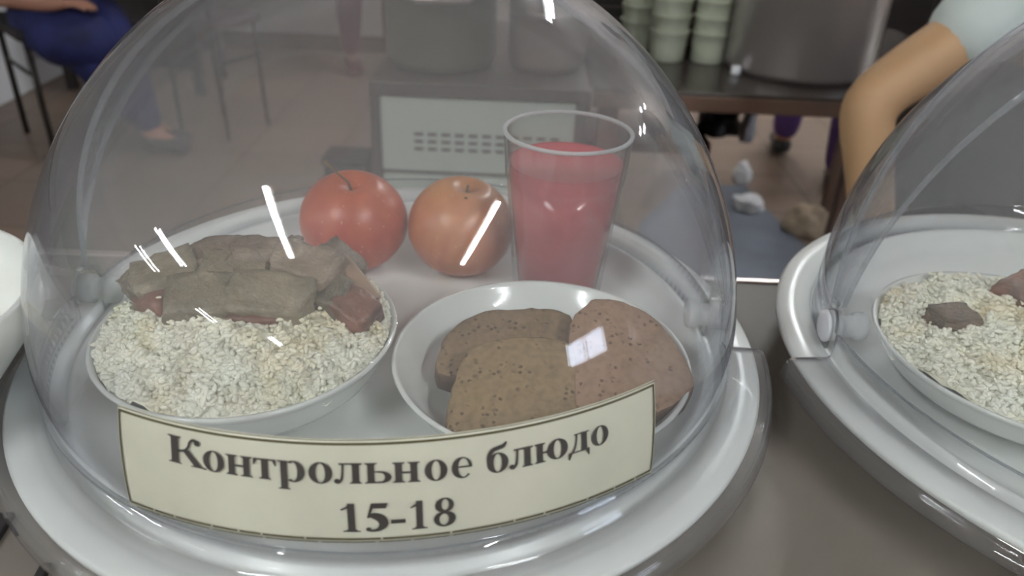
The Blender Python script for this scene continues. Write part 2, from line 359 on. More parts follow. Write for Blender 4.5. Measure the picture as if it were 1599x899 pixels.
def P_(th, ph, a, b, dz=0):      # point on the dome: th from pivot to pivot, ph up and over from the front
    return Vector((-a * math.cos(th), -a * math.sin(th) * math.cos(ph), ZC + dz + b * math.sin(th) * math.sin(ph)))
def shell_mesh(name, a, b, ph0, ph1, th0, t, nt=96, nph=60, skirt=None, extra=None):
    V, Fc = [], []
    def grid(fn, nu, nv):
        base = len(V)
        for i in range(nu + 1):
            for j in range(nv + 1): V.append(fn(i / nu, j / nv))
        for i in range(nu):
            for j in range(nv):
                k = base + i * (nv + 1) + j; Fc.append((k, k + 1, k + nv + 2, k + nv + 1))
        return base
    th = lambda u: th0 + (PI - 2 * th0) * u
    ph = lambda v: ph0 + (ph1 - ph0) * v
    o_ = grid(lambda u, v: P_(th(u), ph(v), a, b), nt, nph)
    i_ = grid(lambda u, v: P_(th(u), ph(v), a - t, b - t), nt, nph)
    s = nph + 1
    for i in range(nt):              # the two long edges
        Fc.append((o_ + i * s + nph, i_ + i * s + nph, i_ + (i + 1) * s + nph, o_ + (i + 1) * s + nph))
        Fc.append((o_ + i * s, o_ + (i + 1) * s, i_ + (i + 1) * s, i_ + i * s))
    for e in (0, nt):
        for j in range(nph): Fc.append((o_ + e * s + j, o_ + e * s + j + 1, i_ + e * s + j + 1, i_ + e * s + j))
    if skirt:                        # profile swept round the foot of the shell
        a0, a1, prof = skirt; m = 96; n = len(prof)
        base = len(V)
        for i in range(m + 1):
            an = a0 + (a1 - a0) * i / m
            for r, z in prof: V.append(Vector((r * math.cos(an), r * math.sin(an), z)))
        for i in range(m):
            for j in range(n):
                j2 = (j + 1) % n; Fc.append((base + i * n + j, base + i * n + j2, base + (i + 1) * n + j2, base + (i + 1) * n + j))
        Fc.append(tuple(base + j for j in range(n))); Fc.append(tuple(reversed([base + m * n + j for j in range(n)])))
    me = mesh_of(name, V, Fc)
    bm = bmesh.new(); bm.from_mesh(me); bmesh.ops.recalc_face_normals(bm, faces=bm.faces); bm.to_mesh(me); bm.free()
    return me
T_ = .0022
FRONT_PROF = [(A_, ZC), (A_, .0030), (.1705, .0016), (.1865, .0016), (.1895, .0008), (.1912, -.002), (.1925, -.0085), (.1912, -.0090), (.1895, -.0030), (.188, -.0008), (.1865, -.0000), (.170, .0000), (A_ - T_, .0020), (A_ - T_, ZC)]
BACK_PROF = [(.1640, ZC), (.1640, -.0044), (.1618, -.0044), (.1618, ZC)]
def edge_band(name, a, b, ph, th0, wd, parent):   # the thick polished rim of a shell
    V, Fc = [], []; n = 96
    for i in range(n + 1):
        t = th0 + (PI - 2 * th0) * i / n
        for da, dp in ((.0003, -wd), (.0003, wd), (-T_ - .0003, wd), (-T_ - .0003, -wd)): V.append(P_(t, ph + dp, a + da, b + da))
    for i in range(n):
        for j in range(4):
            j2 = (j + 1) % 4; Fc.append((i * 4 + j, i * 4 + j2, (i + 1) * 4 + j2, (i + 1) * 4 + j))
    return link(name, mesh_of(name, V, Fc, False), M['acrylic_edge'], parent)
front_me = shell_mesh('front_shell', A_, B_, 0, R(109), R(3), T_, skirt=(R(184), R(356), FRONT_PROF))
back_me = shell_mesh('back_shell', .1640, .1715, R(86), R(180), R(3), T_, skirt=(R(2), R(178), BACK_PROF))
def build_dome(c, label):
    e = empty('roll_top_cover', (c[0], c[1], 0), label=label, cat='food cover')
    f = link('front_shell', front_me, M['acrylic'], e); b = link('back_shell', back_me, M['acrylic'], e)
    edge_band('shell_rim', A_, B_, R(109), R(3), R(.35), f)
    edge_band('shell_rim', .1640, .1715, R(86), R(3), R(.35), b)
    for s in (-1, 1):
        k = lathe_obj('pivot_pin', [(.0001, -.017), (.0068, -.017), (.0074, -.0160), (.0074, -.012), (.0058, -.011), (.0058, -.0045), (.0078, -.004), (.0078, .0022), (.0001, .0022)], M['pin'], e, 40, loc=(s * .1665, 0, .013), rot=(0, R(90) * s, 0))
        lathe_obj('pin_cap', [(.0001, .0022), (.0082, .0022), (.0082, .0034), (.0068, .0044), (.0001, .0045)], M['paper'], k, 40)
    return e
dome1 = build_dome(MAIN, 'clear roll-top dome cover with a printed label, over the central tray')
dome2 = build_dome(SIDE, 'clear roll-top dome cover cut off by the right edge of the photo')
dome2.scale = (1.003, 1.003, 1.045)
dfront = [c for c in dome1.children if c.name.startswith('front_shell')][0]

# ------------------------------------------------------------------ the label on the front of the dome
def rad(z): return A_ * math.sqrt(max(0, 1 - ((z - ZC) / B_) ** 2)) if z > ZC else A_
def on_dome(az, z, off=.0006):
    r = rad(z) + off; return Vector((r * math.cos(az), r * math.sin(az), z))
AZ0, AZ1 = R(-115.8), R(-47.9)
def ztop(u): return .0592 + .0034 * math.sin(PI * u) ** .8 * .9
def zbot(u): return .0184 + .0044 * math.sin(PI * u) ** .7
def patch(u0, u1, f0, f1, off, V, Fc, nu=60, nv=10):
    base = len(V)
    for i in range(nu + 1):
        u = u0 + (u1 - u0) * i / nu; az = AZ0 + (AZ1 - AZ0) * u
        a, b = f0(u), f1(u)
        for j in range(nv + 1): V.append(on_dome(az, a + (b - a) * j / nv, off))
    for i in range(nu):
        for j in range(nv):
            k = base + i * (nv + 1) + j; Fc.append((k, k + nv + 1, k + nv + 2, k + 1))
V, Fc = [], []; patch(0, 1, zbot, ztop, .0004, V, Fc, 80, 14)
card = link('label_card', mesh_of('label_card', V, Fc), M['card'], dome1)
so = card.modifiers.new('thick', 'SOLIDIFY'); so.thickness = .0003; so.offset = 1
card['label'] = 'cream card label with dark serif lettering'
V, Fc = [], []
patch(.003, .997, lambda u: ztop(u) - .0019, lambda u: ztop(u) - .0010, .00095, V, Fc, 70, 1)
patch(0, 1, lambda u: ztop(u) - .0003, lambda u: ztop(u), .00095, V, Fc, 70, 1)
patch(.003, .0065, lambda u: zbot(u) + .002, lambda u: ztop(u) - .001, .00095, V, Fc, 2, 12)
patch(.9935, .997, lambda u: zbot(u) + .002, lambda u: ztop(u) - .001, .00095, V, Fc, 2, 12)
random.seed(4)
u = .006
while u < .99:
    l = random.uniform(.03, .13); u2 = min(u + l, .994)
    patch(u, u2, lambda u: zbot(u) + .0015, lambda u: zbot(u) + .0023, .00095, V, Fc, 8, 1)
    u = u2 + .004
u = .02
while u < .98:
    l = random.uniform(.04, .1); u2 = min(u + l, .994)
    patch(u, u2, lambda u: zbot(u) + .0003, lambda u: zbot(u) + .0006, .00095, V, Fc, 8, 1)
    u = u2 + .006
link('border_lines', mesh_of('border_lines', V, Fc), M['olive'], card)

# bold serif letters drawn as polygons; x and y in units of the x-height
def quad(G, a, b, c, d): G.append([a, b, c, d])
def rect(G, x0, y0, x1, y1): G.append([(x0, y0), (x1, y0), (x1, y1), (x0, y1)])
def ring(G, cx, cyy, rx, ry, ix, iy, a0=0, a1=360, dx=0, dy=0, n=36):
    for k in range(n):
        q0, q1 = R(a0 + (a1 - a0) * k / n), R(a0 + (a1 - a0) * (k + 1) / n)
        o = lambda q: (cx + rx * math.cos(q), cyy + ry * math.sin(q)); i = lambda q: (cx + dx + ix * math.cos(q), cyy + dy + iy * math.sin(q))
        G.append([i(q0), o(q0), o(q1), i(q1)])
def disc(G, cx, cyy, r, n=14): G.append([(cx + r * math.cos(2 * PI * k / n), cyy + r * math.sin(2 * PI * k / n)) for k in range(n)])
def ribbon(G, pts):
    P = smooth_prof(pts, 6)   # x, y, width
    E = []
    for k, p in enumerate(P):
        a, b = P[max(k - 1, 0)], P[min(k + 1, len(P) - 1)]
        dx, dy = b[0] - a[0], b[1] - a[1]; l = math.hypot(dx, dy) or 1
        nx, ny = -dy / l * p[2] / 2, dx / l * p[2] / 2
        E.append(((p[0] + nx, p[1] + ny), (p[0] - nx, p[1] - ny)))
    for k in range(len(E) - 1): G.append([E[k][1], E[k + 1][1], E[k + 1][0], E[k][0]])
def stem(G, x0, x1, y0, y1, bot=True, top=True, s=.12, t=.055):
    rect(G, x0, y0, x1, y1)
    if bot: rect(G, x0 - s, y0, x1 + s, y0 + t); G.append([(x0 - s * .5, y0 + t), (x0, y0 + t), (x0, y0 + t + .06)]); G.append([(x1, y0 + t), (x1 + s * .5, y0 + t), (x1, y0 + t + .06)])
    if top: rect(G, x0 - s, y1 - t, x1 + s, y1); G.append([(x0 - s * .5, y1 - t), (x0, y1 - t - .06), (x0, y1 - t)]); G.append([(x1, y1 - t), (x1, y1 - t - .06), (x1 + s * .5, y1 - t)])
def glyph(ch, w):
    G = []; st = .30
    if ch == 'о': ring(G, w / 2, .5, w / 2, .53, w * .20, .47)
    elif ch == 'н':
        stem(G, .12, .12 + st, 0, 1); stem(G, w - .12 - st, w - .12, 0, 1); rect(G, .3, .45, w - .3, .55)
    elif ch == 'т':
        stem(G, w / 2 - st / 2, w / 2 + st / 2, 0, 1, top=False); rect(G, 0, .92, w, 1)
        G.append([(0, 1), (-.02, .68), (.04, .68), (.16, .92)]); G.append([(w, 1), (w - .16, .92), (w - .04, .68), (w + .02, .68)])
    elif ch == 'р':
        stem(G, .12, .12 + st, -.42, 1, top=False); rect(G, 0, .93, .2, 1)
        ring(G, w * .58, .5, w * .42, .53, w * .15, .45, -125, 125)
    elif ch == 'л':
        stem(G, w - .12 - st, w - .12, 0, 1); rect(G, .22, .92, w, 1)
        ribbon(G, [(.40, .96, .10), (.38, .55, .10), (.33, .22, .12), (.20, .04, .10), (.10, .06, .06)]); disc(G, .13, .12, .125)
    elif ch == 'ь':
        stem(G, .12, .12 + st, 0, 1); ring(G, w * .58, .30, w * .42, .30, w * .17, .215, -110, 110); rect(G, .3, 0, w * .62, .075); rect(G, .3, .53, w * .55, .60)
    elif ch == 'е':
        ring(G, w / 2, .5, w / 2, .53, w * .27, .46, 5, 318, dx=w * .07); rect(G, w * .2, .50, w * .97, .585)
    elif ch == 'б':
        ring(G, w / 2, .48, w / 2, .51, w * .20, .45)
        ribbon(G, [(.10, .50, .20), (.10, .85, .20), (.26, 1.12, .20), (.55, 1.22, .20), (.78, 1.28, .19), (.93, 1.46, .08)])
    elif ch == 'ю':
        stem(G, .12, .12 + st, 0, 1); rect(G, .3, .45, w * .55, .55); c = w - .54; ring(G, c, .5, .54, .53, .21, .47)
    elif ch == 'д':
        rect(G, w - .14 - st, 0, w - .14, 1); rect(G, .30, .94, w - .02, 1); rect(G, 0, 0, w, .075)
        ribbon(G, [(.45, .98, .09), (.42, .6, .09), (.33, .25, .10), (.18, .03, .10)])
        G.append([(0, .07), (0, -.30), (.06, -.30), (.20, .0), (.2, .07)]); G.append([(w, .07), (w - .2, .07), (w - .2, 0), (w - .06, -.30), (w, -.30)])
    elif ch == 'К':
        h = 1.36; stem(G, .14, .50, 0, h, s=.14)
        ribbon(G, [(.48, .66, .12), (.80, .74, .12), (.98, .95, .11), (1.06, 1.18, .12), (1.20, 1.33, .12), (1.36, 1.32, .10)]); disc(G, 1.40, 1.22, .145)
        quad(G, (.70, .72), (1.22, .05), (1.62, .05), (1.0, .80)); rect(G, 1.08, 0, 1.80, .06)
        k = w / 1.80; G = [[(x * k, y) for x, y in f] for f in G]
    elif ch == '1':
        stem(G, w * .36, w * .72, 0, 1, s=w * .26, t=.045, top=False); G.append([(w * .02, .80), (w * .06, .76), (w * .40, .84), (w * .72, 1), (w * .62, 1)])
    elif ch == '5':
        G.append([(w * .28, .82), (w * .92, .82), (w * 1.02, 1), (w * .28, 1)]); G.append([(w * .28, 1), (w * .08, .50), (w * .17, .50), (w * .42, .95)])
        ribbon(G, [(w * .10, .535, .05), (w * .35, .575, .20), (w * .68, .48, .27), (w * .80, .28, .25), (w * .62, .10, .15), (w * .34, .04, .09), (w * .16, .06, .10)]); disc(G, w * .13, .09, .075)
    elif ch == '8':
        ring(G, w * .5, .755, w * .42, .255, w * .17, .19, dx=w * .03, dy=.015); ring(G, w * .5, .265, w * .49, .28, w * .22, .20, dx=-w * .03, dy=-.01)
    elif ch == '-': rect(G, 0, .27, w, .41)
    return G
XH = .0073
BL = [(-116, .0458), (-107.46, .0461), (-94.3, .0470), (-84, .0472), (-74, .0464), (-64, .0456), (-57.3, .0449), (-50, .0445)]
def interp(T, x):
    for (a, ya), (b, yb) in zip(T, T[1:]):
        if x <= b: return ya + (yb - ya) * (x - a) / (b - a)
    return T[-1][1]
LINE1 = [('К', -108.2, -103.3), ('о', -103.7, -101.1), ('н', -100.9, -97.8), ('т', -97.65, -95.1), ('р', -94.9, -91.9), ('о', -91.5, -88.9), ('л', -88.75, -85.7), ('ь', -85.4, -82.5), ('н', -82.4, -79.4), ('о', -78.9, -76.4), ('е', -75.9, -73.6),
         ('б', -71.9, -69.4), ('л', -69.3, -66.4), ('ю', -66.2, -61.9), ('д', -61.8, -58.9), ('о', -58.6, -56.1)]
LINE2 = [('1', -88.3, -86.1), ('5', -85.6, -83.1), ('-', -82.8, -81.2), ('1', -80.7, -78.75), ('8', -78.1, -75.6)]
V, Fc = [], []
def put(chs, unit, basef):
    for ch, a0, a1 in chs:
        k = R(a1 - a0) * .167
        wd = k / unit
        for f in glyph(ch, wd):
            base = len(V)
            for x, y in f:
                azd = a0 + (a1 - a0) * x / wd
                V.append(on_dome(R(azd), basef(azd) + y * unit, .0012))
            area = sum(f[i][0] * f[(i + 1) % len(f)][1] - f[(i + 1) % len(f)][0] * f[i][1] for i in range(len(f)))
            idx = list(range(base, base + len(f)))
            Fc.append(tuple(idx if area > 0 else reversed(idx)))
put(LINE1, XH, lambda a: interp(BL, a))
put(LINE2, .0116, lambda a: .0280)
link('lettering', mesh_of('lettering', V, Fc, False), M['ink'], card)

# ------------------------------------------------------------------ rice bowls
def bowl(name, loc, rr, h, mat, label, cat='bowl', foot=.5, group=None):
    prof = smooth_prof([(.0001, .0040), (rr * foot * .9, .0040), (rr * .80, h * .50), (rr * .955, h * .93)], 7) + [(rr * .972, h), (rr * .995, h * 1.005), (rr, h * .97)] + smooth_prof([(rr * .975, h * .90), (rr * .84, h * .42), (rr * foot * 1.06, .0035)], 6) + [(rr * foot, 0), (rr * foot * .9, 0), (rr * foot * .86, .002), (.0001, .002)]
    o = lathe_obj(name, prof, mat, None, 120, loc=loc); return tag(o, label, cat, group)
RB = Vector((-.1220, .2985, FL)); RR = .0685; RH = .035
bowl('rice_bowl', RB, RR, RH, M['china'], 'white china bowl of rice and meat on the central tray', foot=.48)
SB = atz(1480, 500, .02); 
def rice_height(x, y, R_, top, seed):
    d = math.hypot(x, y) / R_
    return top * max(0, 1 - d ** 3.2) + .0055 * noise.noise(Vector((x * 60 + seed, y * 60, 0))) + .0055 * noise.noise(Vector((x * 130 + seed, y * 140, 3)))
def rice(loc, R_, base, top, n, seed, label, shape=None):
    rnd = random.Random(seed); V, Fc = [], []
    hf = shape or (lambda x, y: base + rice_height(x, y, R_, top, seed))
    nr, na = 26, 72                      # the packed mass under the loose grains
    for i in range(nr + 1):
        for j in range(na):
            r = R_ * i / nr; a = 2 * PI * j / na; x, y = r * math.cos(a), r * math.sin(a)
            V.append((x, y, hf(x, y) - .0002))
    for i in range(nr):
        for j in range(na):
            j2 = (j + 1) % na; Fc.append((i * na + j, i * na + j2, (i + 1) * na + j2, (i + 1) * na + j))
    prof = [(0, -1), (.55, -.8), (.95, -.25), (.95, .3), (.55, .82), (0, 1)]
    for g in range(n):
        r = R_ * math.sqrt(rnd.random()) * .985; a = rnd.random() * 2 * PI; x, y = r * math.cos(a), r * math.sin(a)
        z = hf(x, y) + rnd.uniform(-.0006, .0022) * (1 if rnd.random() < .75 else 1.8)
        q = Matrix.Rotation(rnd.random() * 2 * PI, 3, 'Z') @ Matrix.Rotation(R(90) + rnd.gauss(0, .45), 3, 'Y')
        l, w_ = rnd.uniform(.0015, .0024), rnd.uniform(.0010, .0014); bnd = rnd.uniform(-.0004, .0004)
        base_ = len(V)
        for (pr, pz) in prof:
            if pr == 0: V.append(Vector((x, y, z)) + q @ Vector((bnd, 0, pz * l))); continue
            for k in range(5):
                t = 2 * PI * k / 5; V.append(Vector((x, y, z)) + q @ Vector((pr * w_ * math.cos(t) + bnd * pz * pz, pr * w_ * math.sin(t), pz * l)))
        for k in range(5): Fc.append((base_, base_ + 1 + (k + 1) % 5, base_ + 1 + k))
        for s in range(3):
            for k in range(5):
                k2 = (k + 1) % 5; b0 = base_ + 1 + s * 5; Fc.append((b0 + k, b0 + k2, b0 + 5 + k2, b0 + 5 + k))
        last = base_ + 21
        for k in range(5): Fc.append((last - 5 + k, last - 5 + (k + 1) % 5, last))
    o = link('rice', mesh_of('rice', V, Fc), M['rice'], None, loc=loc); return tag(o, label, 'rice', kind='stuff')
rice(RB, RR * .955, RH - .003, .013, 13000, 11, 'heap of boiled white rice in the bowl on the central tray')

# meat: chunks placed over the back half of the rice
def chunk(px, py, z, dims, rot, mat, seed, label, name='meat_chunk', cat='meat', tilt=(0, 0), loc=None):
    rnd = random.Random(seed); bm = bmesh.new(); bmesh.ops.create_cube(bm, size=1)
    bmesh.ops.subdivide_edges(bm, edges=bm.edges[:], cuts=7, use_grid_fill=True)
    for v in bm.verts:
        c = v.co.copy(); l = max(abs(c.x), abs(c.y), abs(c.z)); sph = c.normalized() * .62
        c = c.lerp(sph, .22)
        nv = noise.noise_vector(c * 2.3 + Vector((seed * 7.1, 0, 0))) * .11 + noise.noise_vector(c * 6 + Vector((seed * 3.3, 5, 0))) * .05
        c += nv
        v.co = Vector((c.x * dims[0], c.y * dims[1], c.z * dims[2]))
    p = loc if loc is not None else atz(px, py, z)
    o = from_bm(bm, name, mat, None, True, loc=p, rot=(tilt[0], tilt[1], rot)); return tag(o, label, cat, None)
CH = [ # px, py, z, dims, rot, mat, label, tilt
 (372, 436, .0410, (.036, .026, .022), .2, 'meat_green', 'grey-brown meat cube in the middle of the heap, behind the two front cubes', (.1, .1)),
 (418, 408, .0440, (.038, .028, .020), .3, 'meat', 'large brown meat chunk at the top back of the heap', (-.2, .1)),
 (345, 412, .0420, (.034, .026, .020), -.3, 'meat', 'brown meat chunk at the back, left of the topmost one', (.1, -.2)),
 (265, 438, .0390, (.034, .030, .018), .5, 'meat_green', 'dull meat chunk at the back left under the reflected lamps', (.1, -.2)),
 (228, 447, .0350, (.018, .020, .013), .9, 'meat_green', 'small greenish meat scrap at the left rim of the rice bowl', (0, -.3)),
 (478, 432, .0430, (.036, .026, .022), -.25, 'meat', 'brown meat chunk right of centre with a shiny edge', (.15, .2)),
 (520, 425, .0400, (.028, .026, .020), -.6, 'meat', 'dark meat chunk at the back right, beside the pale strip', (.1, .4)),
 (318, 474, .0380, (.034, .024, .020), .15, 'meat_green', 'square grey-green meat piece at the front left of the heap', (.5, 0)),
 (428, 474, .0390, (.044, .024, .021), -.06, 'meat_green', 'wide grey-brown meat cube in the front centre', (.5, 0)),
 (512, 462, .0385, (.026, .022, .018), -.4, 'meat_green', 'dark meat piece between the wide cube and the reddish chunk', (.3, .2)),
 (556, 488, .0345, (.022, .019, .017), -.5, 'meat_red', 'reddish meat chunk at the front right of the heap', (.3, .3)),
 (248, 476, .0360, (.026, .014, .012), -.6, 'meat_red', 'thin reddish meat strip at the left of the heap', (.2, -.2)),
 (405, 500, .0350, (.030, .010, .010), .1, 'meat_red', 'reddish meat edge poking from the rice under the wide cube', (.2, 0)),
 (556, 444, .0400, (.040, .009, .010), -.85, 'fat', 'long pale strip of fat lying along the right of the heap', (.1, .3)),
]
MT = {}
for i, (px, py, z, d, r, m, lab, tl) in enumerate(CH):
    if m in ('meat', 'meat_green'):          # every chunk is a slightly different brown
        k = (1.10, .95, .80, 1.0, .85, 1.15, .70, .90, 1.10, .62, 1, 1, 1, 1)[i]; base = (.31, .23, .165) if m == 'meat' else (.30, .245, .165)
        m_ = pm('%s_%s' % (m, i), tuple(c * k for c in base), .36, bump=.7, bscale=300, col2=tuple(c * k * .62 for c in base), vscale=75)
    else: m_ = M[m]
    chunk(px, py, z, tuple(q * (.86, .9, 1)[j] for j, q in enumerate(d)), r, m_, 31 + i, lab, tilt=tl)

# cling film stretched over the near side of the bowl
def film(loc, R_, z, a0, a1, r0, seed, label):
    V, Fc = [], []; na, nr = 150, 26
    for i in range(na + 1):
        a = a0 + (a1 - a0) * i / na
        for j in range(nr + 1):
            r = r0 + (R_ - r0) * j / nr; x, y = r * math.cos(a), r * math.sin(a)
            t = j / nr
            wr = .0022 * noise.noise(Vector((a * 9 + seed, r * 130, 0))) + .0012 * noise.noise(Vector((a * 30, r * 260 + seed, 2)))
            V.append((x, y, z(r) + wr * min(1, (1 - t) * 6 + .35)))
    for i in range(na):
        for j in range(nr):
            k = i * (nr + 1) + j; Fc.append((k, k + nr + 1, k + nr + 2, k + 1))
    o = link('cling_film', mesh_of('cling_film', V, Fc), M['film'], None, loc=loc); return tag(o, label, 'cling film')
film(RB, RR * 1.004, lambda r: RH + .0012 + .0135 * max(0, 1 - (r / RR) ** 2.4), R(-128), R(8), .020, 3, 'wrinkled clear cling film over the near edge of the rice bowl')

# ------------------------------------------------------------------ bread plate and slices
BP = Vector((.0150, .2950, FL)); BR = .0695; BH = .028
bowl('bread_plate', BP, BR, BH, M['china'], 'shallow white dish holding three slices of bread', 'plate', foot=.52)
def slice_obj(outline, pz, grad, th, mat, label, seed, sub=3):
    # outline traced in the tilted plane z = pz + grad.(x - x0, y - y0)
    x0, y0 = BP.x, BP.y
    n = Vector((-grad[0], -grad[1], 1)); P = []
    for px, py in outline:
        d = ray(px, py); t = (pz - (EYE.z) - grad[0] * (x0 - EYE.x) * 1 - grad[1] * (y0 - EYE.y) * 1) / (d.z - grad[0] * d.x - grad[1] * d.y)
        P.append(EYE + d * t)
    c = sum(P, Vector()) / len(P); nn = n.normalized()
    Q = []
    m = len(P)
    for i in range(m):
        a, b = P[i], P[(i + 1) % m]
        for k in range(sub): Q.append(a.lerp(b, k / sub))
    Q2 = []
    for i, q in enumerate(Q):                    # soften corners, roughen the outline
        q = (Q[i - 1] + q * 2 + Q[(i + 1) % len(Q)]) / 4
        q = q + (q - c).normalized() * .0012 * noise.noise(q * 170 + Vector((seed, 0, 0))); Q2.append(q - c)
    m = len(Q2); V, Fc, mi = [], [], []
    rings = [(0.35, 0), (.72, 0), (.93, 0), (.985, -.0006), (1, -.0022), (1.01, -th / 2), (1, -th + .0018), (.97, -th), (.5, -th)]
    V.append(Vector((0, 0, 0)))
    for s, dz in rings:
        for q in Q2:
            v = q * s + nn * dz
            v += nn * .0007 * noise.noise((v + c) * 230) if s < .99 else nn * 0
            V.append(v)
    V.append(nn * -th)
    for i in range(m): Fc.append((0, 1 + i, 1 + (i + 1) % m)); mi.append(0)
    for r in range(len(rings) - 1):
        for i in range(m):
            i2 = (i + 1) % m; b0 = 1 + r * m; Fc.append((b0 + i, b0 + m + i, b0 + m + i2, b0 + i2)); mi.append(1 if 3 <= r <= 6 else 0)
    b0 = 1 + (len(rings) - 1) * m
    for i in range(m): Fc.append((b0 + i, len(V) - 1, b0 + (i + 1) % m)); mi.append(0)
    me = mesh_of('bread_slice', V, Fc); me.materials.append(mat); me.materials.append(M['crust'])
    for p, k in zip(me.polygons, mi): p.material_index = k
    bm = bmesh.new(); bm.from_mesh(me); bmesh.ops.recalc_face_normals(bm, faces=bm.faces); bm.to_mesh(me); bm.free()
    o = link('bread_slice', me, None, None, loc=c); return tag(o, label, 'bread', None)
slice_obj([(677, 583), (681, 553), (697, 520), (722, 498), (757, 483), (792, 482), (830, 479), (865, 481), (893, 489), (900, 520), (902, 580), (830, 600), (740, 592)], .0175, (0, .16), .012, M['crumb_dark'], 'darker bread slice at the back left, partly under the porous one', 2)
slice_obj([(694, 664), (700, 625), (708, 592), (722, 552), (745, 534), (800, 524), (850, 523), (885, 530), (903, 545), (900, 600), (905, 660), (880, 690), (780, 700), (700, 690)], .0275, (0, .20), .013, M['crumb'], 'porous bread slice lying on top at the front left of the dish', 5)
slice_obj([(893, 555), (886, 527), (893, 495), (910, 475), (928, 463), (960, 465), (1000, 477), (1033, 503), (1062, 543), (1089, 592), (1078, 615), (1052, 632), (1000, 660), (940, 680), (900, 670)], .0285, (-.08, .20), .013, M['crumb_pink'], 'large smooth bread slice on the right side of the dish', 9)

# ------------------------------------------------------------------ apples
def apple(px, py, z, r, squash, mat, tilt, label, stem_len):
    p = atz(px, py, z)
    e = empty('apple', (p.x, p.y, FL + .0008), label=label, cat='apple')
    prof = []
    for k in range(41):
        t = PI * k / 40
        rr = r * math.sin(t) ** .92 * (1 + .03 * math.cos(t))
        z_ = r * squash * (-math.cos(t)) * (1 - .0 * t)
        d = rr / r
        if d < .45: z_ *= 1 - .24 * (1 - d / .45) ** 1.6 * (1 if t > PI / 2 else .55)
        prof.append((max(rr, .0001), z_))
    V, Fc = lathe(prof, 72)
    V2 = []
    for v in V:
        v = Vector(v); a = math.atan2(v.y, v.x); f = 1 + (.012 * math.cos(5 * a) if v.z < -.01 else 0) + .010 * math.cos(2 * a + 1); V2.append(Vector((v.x * f, v.y * f, v.z)))
    body = link('flesh', mesh_of('flesh', V2, Fc), mat, e, loc=(0, 0, r * squash * .985), rot=tilt)
    body.name = 'skin'
    s0 = r * squash * .76
    tube('stem', [(0, 0, s0 - .003), (-.002, 0, s0 + .006), (-.008, .001, s0 + stem_len * .6), (-.015, .002, s0 + stem_len)], [.0010, .0008, .0007, .0011], M['stem'], body)
    lathe_obj('hollow', [(.0001, s0 + .0006), (.003, s0 + .0010), (.0055, s0 + .0030), (.0060, s0 + .0036)], M['calyx'], body, 24)
    return e
apple(552, 333, .024, .0325, .90, M['apple_red'], (R(14), 0, .3), 'red apple standing left, with a long curved stem', .021)
apple(720, 342, .024, .0325, .90, M['apple_orange'], (R(8), R(-4), 1.7), 'orange-red apple standing between the other apple and the drink', .004)

# ------------------------------------------------------------------ tumbler with pink drink
CP = atz(888, 204, .0915); CP.z = FL
def tumbler(loc):
    H_ = .1015; rt, rb = .0350, .0258
    n = 80
    rr = lambda z: rb + (rt - rb) * z / H_
    V, Fc = [], []
    levels = [(0, rb - .0015, 0), (0.0015, rr(.0015), 1), (.012, rr(.012), 1), (.05, rr(.05), 1), (.0735, rr(.0735), 1), (.0765, rr(.0765) + .0005, 0), (.095, rr(.095), 0), (H_ - .0006, rr(H_), 0), (H_, rr(H_) - .0006, 0)]
    rows = []
    for z, r, fac in levels:
        row = []
        for i in range(n):
            a = 2 * PI * i / n; q = r
            if fac:                              # sixteen flat facets
                s = 2 * PI / 16; b = (a % s) - s / 2; q = r * math.cos(s / 2) / math.cos(b) * .997
            row.append(len(V)); V.append((q * math.cos(a), q * math.sin(a), z))
        rows.append(row)
    for z, r in ((H_ - .0005, rt - .0017), (.05, rr(.05) - .0022), (.008, rr(.008) - .003), (.0065, rb * .8)):
        row = []
        for i in range(n):
            a = 2 * PI * i / n; row.append(len(V)); V.append((r * math.cos(a), r * math.sin(a), z))
        rows.append(row)
    for k in range(len(rows) - 1):
        for i in range(n): Fc.append((rows[k][i], rows[k][(i + 1) % n], rows[k + 1][(i + 1) % n], rows[k + 1][i]))
    Fc.append(tuple(reversed(rows[0]))); Fc.append(tuple(rows[-1]))
    me = mesh_of('drinking_glass', V, Fc)
    bm = bmesh.new(); bm.from_mesh(me); bmesh.ops.recalc_face_normals(bm, faces=bm.faces); bm.to_mesh(me); bm.free()
    o = link('drinking_glass', me, M['glass'], None, loc=loc)
    em = o.modifiers.new('e', 'EDGE_SPLIT'); em.split_angle = R(14)
    tag(o, 'faceted clear drinking glass on the tray beside the orange-red apple', 'glass')
    lathe_obj('rim', [(rt + .0001, H_ - .0012), (rt + .0003, H_ + .0002), (rt - .0008, H_ + .0008), (rt - .0020, H_ + .0001), (rt - .0018, H_ - .0012)], M['pin'], o, 80, close=True)
    L_ = .0835
    prof = [(.0001, .007), (rb * .80, .007), (rr(.010) - .0032, .0105), (rr(.05) - .0024, .05), (rr(L_) - .0021, L_ + .0007), (rr(L_) - .0030, L_), (.0001, L_)]
    d = lathe_obj('pink_drink', prof, M['drink'], None, 80, loc=loc); tag(d, 'cloudy pink fruit drink filling the glass', 'drink')
tumbler(CP)

# ------------------------------------------------------------------ right tray contents
RB2 = Vector((.2590, .3190, FL)); R2 = .0750; RH2 = .029
bowl('rice_bowl', RB2, R2, RH2, M['china'], 'white bowl of rice under the dome at the right edge', foot=.48)
rice(RB2, R2 * .95, RH2 - .003, .009, 7000, 23, 'heap of boiled rice in the bowl at the right edge')
chunk(1487, 497, .0275, (.022, .015, .009), .2, M['meat'], 77, 'small brown meat piece on the rice at the right edge', tilt=(.1, 0))
chunk(1600, 462, .0275, (.030, .024, .014), .6, M['meat_red'], 78, 'reddish meat piece at the extreme right of the right-hand bowl', tilt=(.1, 0))

